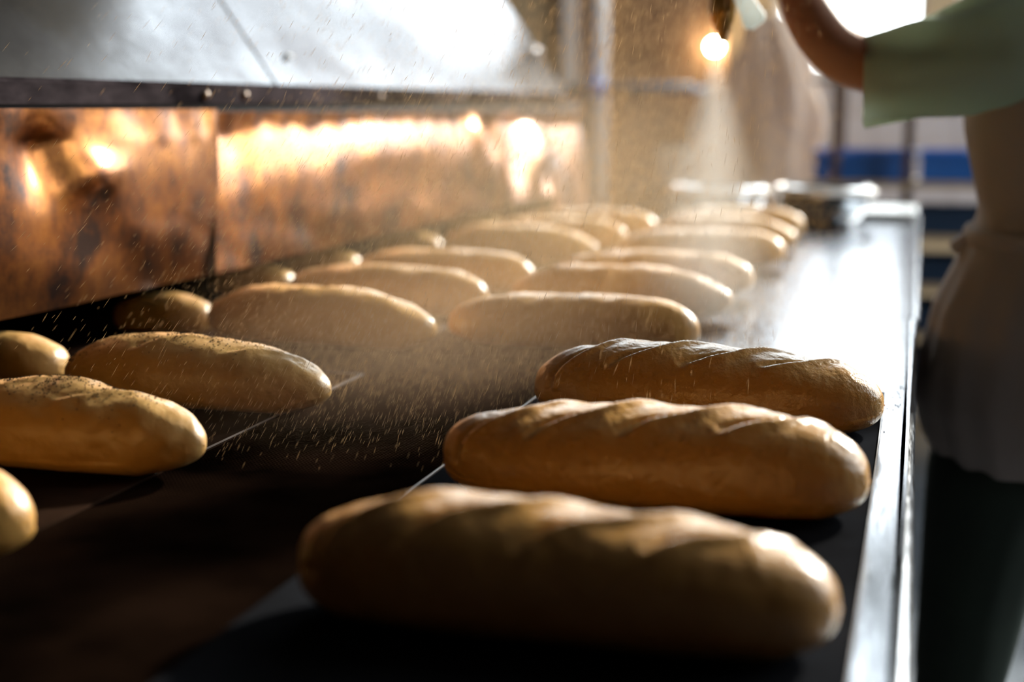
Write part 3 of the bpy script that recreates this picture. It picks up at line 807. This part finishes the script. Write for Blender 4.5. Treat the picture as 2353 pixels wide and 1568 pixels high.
# sleeves
def sleeve(pts, rad, name, fold, slant):
    pts = [Vector(p) for p in pts]; rs = []
    for i, p in enumerate(pts):
        tdir = (pts[min(i + 1, len(pts) - 1)] - pts[max(i - 1, 0)]).normalized()
        up = Vector((0, 0, 1)); s_ = tdir.cross(up).normalized(); w_ = s_.cross(tdir)
        ring = []
        for j in range(56):
            a = 2 * math.pi * j / 56
            f = 1 + fold * (0.7 * math.sin(6 * a + i * 0.25) + 1.2 * mnoise.noise(Vector((math.cos(a) * 1.8, math.sin(a) * 1.8, i * 0.16))))
            q = p + (s_ * math.cos(a) * rad[i][0] + w_ * math.sin(a) * rad[i][1]) * f
            if i < 6: q -= tdir * (-slant) * math.sin(a) * (1 - i / 6)
            ring.append(loc(q))
        rs.append(ring)
    MB().rings(rs, cap=False).build(name, M['mint'], pb, smooth=True, solid=0.003)
A = [Vector(p) for p in ((-0.083, 2.22, 1.283), (-0.02, 2.222, 1.296), (0.05, 2.226, 1.312), (0.11, 2.232, 1.338), (0.165, 2.245, 1.365), (0.20, 2.27, 1.375))]
Rr = [(0.060, 0.061), (0.070, 0.069), (0.078, 0.076), (0.080, 0.079), (0.076, 0.076), (0.06, 0.065)]
pts, rad = [], []
for i in range(len(A) - 1):
    for k in range(6):
        f = k / 6; pts.append(A[i].lerp(A[i + 1], f)); rad.append((Rr[i][0] * (1 - f) + Rr[i + 1][0] * f, Rr[i][1] * (1 - f) + Rr[i + 1][1] * f))
sleeve(pts, rad, 'sleeve', 0.085, 0.012)
B = [Vector(p) for p in ((0.225, 2.615, 1.14), (0.215, 2.60, 1.24), (0.20, 2.57, 1.34), (0.195, 2.54, 1.385))]
pts, rad = [], []
for i in range(3):
    for k in range(6):
        f = k / 6; pts.append(B[i].lerp(B[i + 1], f)); rad.append((0.068 + 0.006 * i, 0.068 + 0.006 * i))
sleeve(pts, rad, 'sleeve', 0.05, 0.0)
# apron: bib over the chest and side, gathered skirt
AP = [(1.045, 0.084, 0.262, 0.172), (1.085, 0.098, 0.247, 0.168), (1.14, 0.085, 0.259, 0.173), (1.21, 0.068, 0.279, 0.180), (1.30, 0.063, 0.289, 0.186), (1.36, 0.070, 0.275, 0.188), (1.40, 0.085, 0.25, 0.178), (1.43, 0.105, 0.215, 0.155)]
rows = interp(AP, 26)
MB().rings([ell(fx + d / 2, 2.40, z, d / 2, hw, fold=0.010, seed=4, nf=6, ex=0.88) for z, fx, d, hw in rows], cap=False).build('apron_bib', M['apron'], pb, smooth=True, solid=0.003)
SK = [(0.690, 0.046, 0.30, 0.200), (0.73, 0.026, 0.33, 0.212), (0.782, 0.012, 0.345, 0.215), (0.834, 0.017, 0.34, 0.212), (0.93, 0.036, 0.32, 0.203), (0.986, 0.060, 0.295, 0.192), (1.03, 0.078, 0.27, 0.178), (1.05, 0.084, 0.262, 0.172)]
rows = interp(SK, 34)
MB().rings([ell(fx + d / 2, 2.40, z, d / 2, hw, n=96, fold=0.028 * min(1, (1.06 - z) / 0.12), seed=2, nf=17, ex=0.85) for z, fx, d, hw in rows], cap=False).build('apron_skirt', M['apron'], pb, smooth=True, solid=0.003)
m = MB(); m.rings([ell(0.080 + 0.135, 2.40, z, 0.1335 + o_, 0.175 + o_, ex=0.86) for z, o_ in ((1.030, 0.002), (1.036, 0.006), (1.052, 0.006), (1.058, 0.002))], cap=False)
m.build('apron_tie', M['apron'], pb, smooth=True, solid=0.002)
m = MB()
m.rings([[loc(p) for p in ((0.100, 2.375, 1.062), (0.098, 2.41, 1.062), (0.098, 2.41, 1.012), (0.100, 2.375, 1.005))],
         [loc(p) for p in ((0.080, 2.365, 1.050), (0.078, 2.40, 1.050), (0.078, 2.40, 1.012), (0.080, 2.365, 1.008))],
         [loc(p) for p in ((0.056, 2.365, 1.033), (0.055, 2.385, 1.033), (0.055, 2.385, 1.024), (0.056, 2.365, 1.024))]])
m.build('tie_knot', M['apron'], pb)
MB().lathe([(0, 0), (0.009, 0), (0.010, 0.003), (0.006, 0.006), (0, 0.006)], 14).build('button', M['brass'], pb, smooth=True).matrix_local = Matrix.Translation(loc((0.178, 2.226, 1.035))) @ Matrix.Rotation(math.pi / 2, 4, 'X')
# trousers
for s in (-1, 1):
    TR = [(0.085, 0.060, 0.105, 0.058), (0.28, 0.034, 0.125, 0.068), (0.48, 0.036, 0.165, 0.083), (0.64, 0.040, 0.20, 0.095), (0.78, 0.060, 0.21, 0.10), (0.93, 0.105, 0.20, 0.090), (1.00, 0.125, 0.17, 0.080)]
    rows = interp(TR, 36)
    MB().rings([ell(fx + d / 2, 2.40 + s * (0.095 if z < 0.7 else 0.075), z, d / 2, hw, fold=0.03, seed=5 + s, nf=5) for z, fx, d, hw in rows], cap=False).build('trouser_leg', M['trousers'], pb, smooth=True, solid=0.003)
    rs = []
    for i, (xx, hw, hh) in enumerate(((0.185, 0.030, 0.05), (0.165, 0.043, 0.10), (0.12, 0.046, 0.10), (0.06, 0.048, 0.065), (0.02, 0.042, 0.05), (0.0, 0.02, 0.03))):
        rs.append([loc((xx, 2.40 + s * 0.10 + hw * math.cos(a), max(0.001, 0.002 + hh * 0.5 + hh * 0.5 * math.sin(a)))) for a in [2 * math.pi * j / 16 for j in range(16)]])
    MB().rings(rs).build('shoe', M['shoe'], pb, smooth=True)
# head (above the picture) facing the loaves: -x is the face
HC = Vector((0.150, 2.40, 1.625))
def head_point(th, a, grow=0.0):
    """th from the crown, a = 0 towards the back of the head"""
    n = Vector((math.sin(th) * math.cos(a), math.sin(th) * math.sin(a), math.cos(th)))
    face = max(0.0, -n.x)
    r = Vector((0.098, 0.076, 0.118))
    p = Vector((n.x * r.x, n.y * r.y, n.z * r.z))
    if n.z < 0: p.x += 0.012 * n.z; p.y *= 1 + 0.22 * n.z; p.x *= 1 + 0.10 * n.z * (1 if n.x > 0 else 0.2)
    def g(y, z, sy, sz): return math.exp(-((p.y - y) / sy) ** 2 - ((p.z - z) / sz) ** 2) * (1 if n.x < 0 else 0)
    d = 0.024 * g(0, -0.022, 0.011, 0.016) + 0.012 * g(0, -0.004, 0.008, 0.022)           # nose
    d += 0.007 * g(0, 0.022, 0.05, 0.010)                                                 # brow
    d -= 0.010 * (g(0.031, 0.004, 0.016, 0.010) + g(-0.031, 0.004, 0.016, 0.010))         # eye sockets
    d += 0.006 * g(0, -0.058, 0.020, 0.008) - 0.004 * g(0, -0.070, 0.02, 0.005) + 0.012 * g(0, -0.095, 0.024, 0.018)   # lips, chin
    p.x -= d
    for s_ in (-1, 1):                                                                     # ears
        e = math.exp(-((n.x - 0.12) / 0.16) ** 2 - ((p.z + 0.004) / 0.026) ** 2) if n.y * s_ > 0.8 else 0
        p.y += s_ * 0.016 * e
    return loc(HC + p + n * grow)
MB().rings([[head_point(math.pi * i / 56, 2 * math.pi * j / 72) for j in range(72)] for i in range(1, 56)]).build('head', M['skin'], pb, smooth=True)
MB().rings([[head_point(math.pi * min(i / 22 * (0.60 - 0.27 * max(0, -math.cos(2 * math.pi * j / 72)) ** 0.6), 0.62) + 0.02, 2 * math.pi * j / 72, 0.010) for j in range(72)] for i in range(0, 23)]).build('hair', M['hair'], pb, smooth=True)
for s_ in (-1, 1):
    MB().lathe([(0, -0.010), (0.007, -0.007), (0.010, 0), (0.007, 0.007), (0, 0.010)], 12, loc((HC.x - 0.081, 2.40 + s_ * 0.031, HC.z + 0.004))).build('eye', M['eye'], pb, smooth=True)

# ------------------------------------------------------------------ spray gun
NZ = Vector((-0.303, 2.232, 1.345))
sg = thing('spray_gun', 'brass water spray gun held in the raised hand', 'spray gun', tuple(NZ))
MB().lathe([(0.0, 0.0), (0.006, 0.0), (0.008, 0.012), (0.013, 0.018), (0.013, 0.024), (0.018, 0.030), (0.021, 0.045), (0.021, 0.065), (0.016, 0.075), (0.013, 0.09), (0.012, 0.16), (0.0, 0.16)], 24, (0.006, 0, 0)).build('nozzle_body', M['brass'], sg, smooth=True)
MB().tube([(0.012, 0, 0.085), (0.026, 0, 0.12), (0.034, 0, 0.16), (0.040, 0, 0.21)], [0.013, 0.013, 0.014, 0.013], 16).build('handle', M['brass'], sg, smooth=True)
m = MB()
m.rings([[(0.028 + a, b, 0.066) for a, b in ((-0.008, -0.01), (0.010, -0.01), (0.010, 0.01), (-0.008, 0.01))],
         [(0.048, -0.012, 0.020), (0.066, -0.012, 0.036), (0.066, 0.012, 0.036), (0.048, 0.012, 0.020)]])
m = MB()
m.rings([[(0.020, y, 0.070), (0.042, y, 0.078), (0.070, y, 0.040), (0.068, y, 0.030), (0.050, y, 0.017), (0.038, y, 0.020), (0.034, y, 0.040)] for y in (-0.014, 0.014)])
m.build('trigger', M['white_plastic'], sg, bevel=0.003)
def spline(P, n=10):
    P = [Vector(p) for p in P]; Q = [P[0] * 2 - P[1]] + P + [P[-1] * 2 - P[-2]]; out = []
    for i in range(1, len(Q) - 2):
        for k in range(n):
            t = k / n; a, b, c, d = Q[i - 1], Q[i], Q[i + 1], Q[i + 2]
            out.append(0.5 * (2 * b + (c - a) * t + (2 * a - 5 * b + 4 * c - d) * t * t + (3 * b - a - 3 * c + d) * t ** 3))
    return out + [P[-1]]
MB().tube(spline([(0.040, 0, 0.205), (0.046, 0.01, 0.25), (0.075, 0.05, 0.30), (0.15, 0.16, 0.32), (0.32, 0.36, 0.24), (0.45, 0.55, -0.1), (0.48, 0.62, -0.7), (0.49, 0.64, -1.33)]), 0.008, 10).build('hose', M['rubber'], sg, smooth=True)

# ------------------------------------------------------------------ water
rnd = random.Random(77)
vv = MB()
def drop(p, d, ln, r):
    d = d.normalized(); u = d.cross(Vector((0.3, 1, 0.1))).normalized(); w_ = d.cross(u)
    n = len(vv.v); a = p - d * ln / 2; b = p + d * ln / 2
    vv.v += [tuple(a)] + [tuple(p + (u * math.cos(t) + w_ * math.sin(t)) * r) for t in (0, 2.0944, 4.18879)] + [tuple(b)]
    vv.f += [(n, n + 2, n + 1), (n, n + 3, n + 2), (n, n + 1, n + 3), (n + 4, n + 1, n + 2), (n + 4, n + 2, n + 3), (n + 4, n + 3, n + 1)]
cnt = 0
while cnt < 26000:
    # horizontal spread about the nozzle, thinning outwards
    rr = abs(rnd.gauss(0, 0.55)); an = rnd.uniform(0, 2 * math.pi)
    x = NZ.x - 0.16 + rr * 0.72 * math.cos(an); y = NZ.y - 0.02 + rr * 1.25 * math.sin(an)
    z = 0.915 + (0.585 - 0.12 * rr) * rnd.random() ** 1.5
    if not (-0.96 < x < -0.14 and 1.28 < y < 3.9): continue
    rad = Vector((x - NZ.x, y - NZ.y, 0))
    d = rad * 0.75 + Vector((rnd.gauss(0, 0.10), rnd.gauss(0, 0.10), -1.0)) + Vector((-0.12, 0, 0))
    drop(Vector((x, y, z)), d, rnd.uniform(0.006, 0.020), rnd.uniform(0.00012, 0.00030)); cnt += 1
cnt = 0
while cnt < 22000:
    x = rnd.gauss(-0.60, 0.16); y = rnd.gauss(1.85, 0.30); z = ZT + 0.006 + 0.30 * rnd.random() ** 2
    if not (-0.92 < x < -0.12 and 1.20 < y < 3.0): continue
    d = Vector((x - NZ.x, y - NZ.y, 0)) * 0.9 + Vector((rnd.gauss(0, 0.10), rnd.gauss(0, 0.10), -1.0))
    drop(Vector((x, y, z)), d, rnd.uniform(0.004, 0.012), rnd.uniform(0.00010, 0.00020)); cnt += 1
# bigger drops bouncing near the loaf ends on the right
for k in range(900):
    x = rnd.gauss(-0.36, 0.12); y = rnd.uniform(1.75, 3.3); z = ZT + 0.01 + abs(rnd.gauss(0, 0.06))
    if x > -0.02: continue
    drop(Vector((x, y, z)), Vector((rnd.uniform(-1, 1), rnd.uniform(-1, 1), rnd.uniform(-1.5, 1))), rnd.uniform(0.002, 0.007), rnd.uniform(0.0003, 0.0006))
sw = vv.build('water_spray', droplet_mat())
tag(sw, 'fine slanting streaks of water spray falling over the loaves', 'water spray', kind='stuff')
# the dense jet under the nozzle and the drifting mist
def cone_volume(name, dens, g, col, z0, slope, r0):
    """mist that thins out from the cone's axis to its skin"""
    m = volume_mat(name, dens, g, col); nt = m.node_tree; N = nt.nodes; L = nt.links
    v = [n for n in N if n.type == 'VOLUME_SCATTER'][0]
    tc = N.new('ShaderNodeTexCoord'); sp = N.new('ShaderNodeSeparateXYZ'); L.new(tc.outputs['Object'], sp.inputs[0])
    def op(kind, a, b=None):
        n = N.new('ShaderNodeMath'); n.operation = kind
        for k, q in enumerate((a, b)):
            if q is None: continue
            if isinstance(q, (int, float)): n.inputs[k].default_value = q
            else: L.new(q, n.inputs[k])
        return n.outputs[0]
    rho = op('SQRT', op('ADD', op('MULTIPLY', sp.outputs[0], sp.outputs[0]), op('MULTIPLY', sp.outputs[1], sp.outputs[1])))
    rad = op('ADD', op('MULTIPLY', sp.outputs[2], -slope), r0)
    q = op('MAXIMUM', op('SUBTRACT', 1.0, op('DIVIDE', rho, rad)), 0.0)
    fall = op('DIVIDE', 0.03, op('ADD', rad, 0.02))
    L.new(op('MULTIPLY', op('MULTIPLY', op('POWER', q, 1.3), fall), dens), v.inputs['Density'])
    return m
jt = MB().lathe([(0.006 + 0.36 * k * 0.043, -k * 0.043) for k in range(11)], 28).build('water_jet', cone_volume('jet_mist', 16.0, 0.5, (1, 0.90, 0.78), 0, 0.36, 0.006), loc=(NZ.x - 0.004, NZ.y, NZ.z - 0.002))
tag(jt, 'pale dense cone of spray under the nozzle', 'mist', kind='stuff')
def soft_volume(name, dens, g, col):
    """mist in a unit ball, dense in the middle and fading to nothing at the skin"""
    m = volume_mat(name, dens, g, col); nt = m.node_tree; N = nt.nodes; L = nt.links
    v = [n for n in N if n.type == 'VOLUME_SCATTER'][0]
    tc = N.new('ShaderNodeTexCoord'); ln = N.new('ShaderNodeVectorMath'); ln.operation = 'LENGTH'
    L.new(tc.outputs['Object'], ln.inputs[0])
    mr = N.new('ShaderNodeMapRange'); mr.interpolation_type = 'SMOOTHSTEP'
    mr.inputs['From Min'].default_value = 0.15; mr.inputs['From Max'].default_value = 1.0
    mr.inputs['To Min'].default_value = dens; mr.inputs['To Max'].default_value = 0.0
    L.new(ln.outputs['Value'], mr.inputs['Value']); L.new(mr.outputs[0], v.inputs['Density'])
    return m
def blob(name, m, loc, sc, label):
    o = MB().rings([[(math.sin(t) * math.cos(a), math.sin(t) * math.sin(a), math.cos(t)) for a in [2 * math.pi * j / 32 for j in range(32)]] for t in [math.pi * i / 16 for i in range(1, 16)]]).build(name, m, smooth=True, loc=loc)
    o.scale = sc
    return tag(o, label, 'mist', kind='stuff')
blob('water_mist', soft_volume('drifting_mist', 0.19, 0.45, (1, 0.72, 0.44)), (-0.62, 2.45, 1.05), (0.50, 1.20, 0.38), 'thin bright haze of mist hanging over the middle loaves')  # orange tint paints the warm light into white mist
blob('belt_mist', soft_volume('low_mist', 0.5, 0.4, (1, 0.60, 0.36)), (-0.58, 1.72, 0.95), (0.36, 0.62, 0.13), 'low mist over the bare belt with the warm glow tinted in')  # layer added for the belt's brown glow; warm light is in its tint
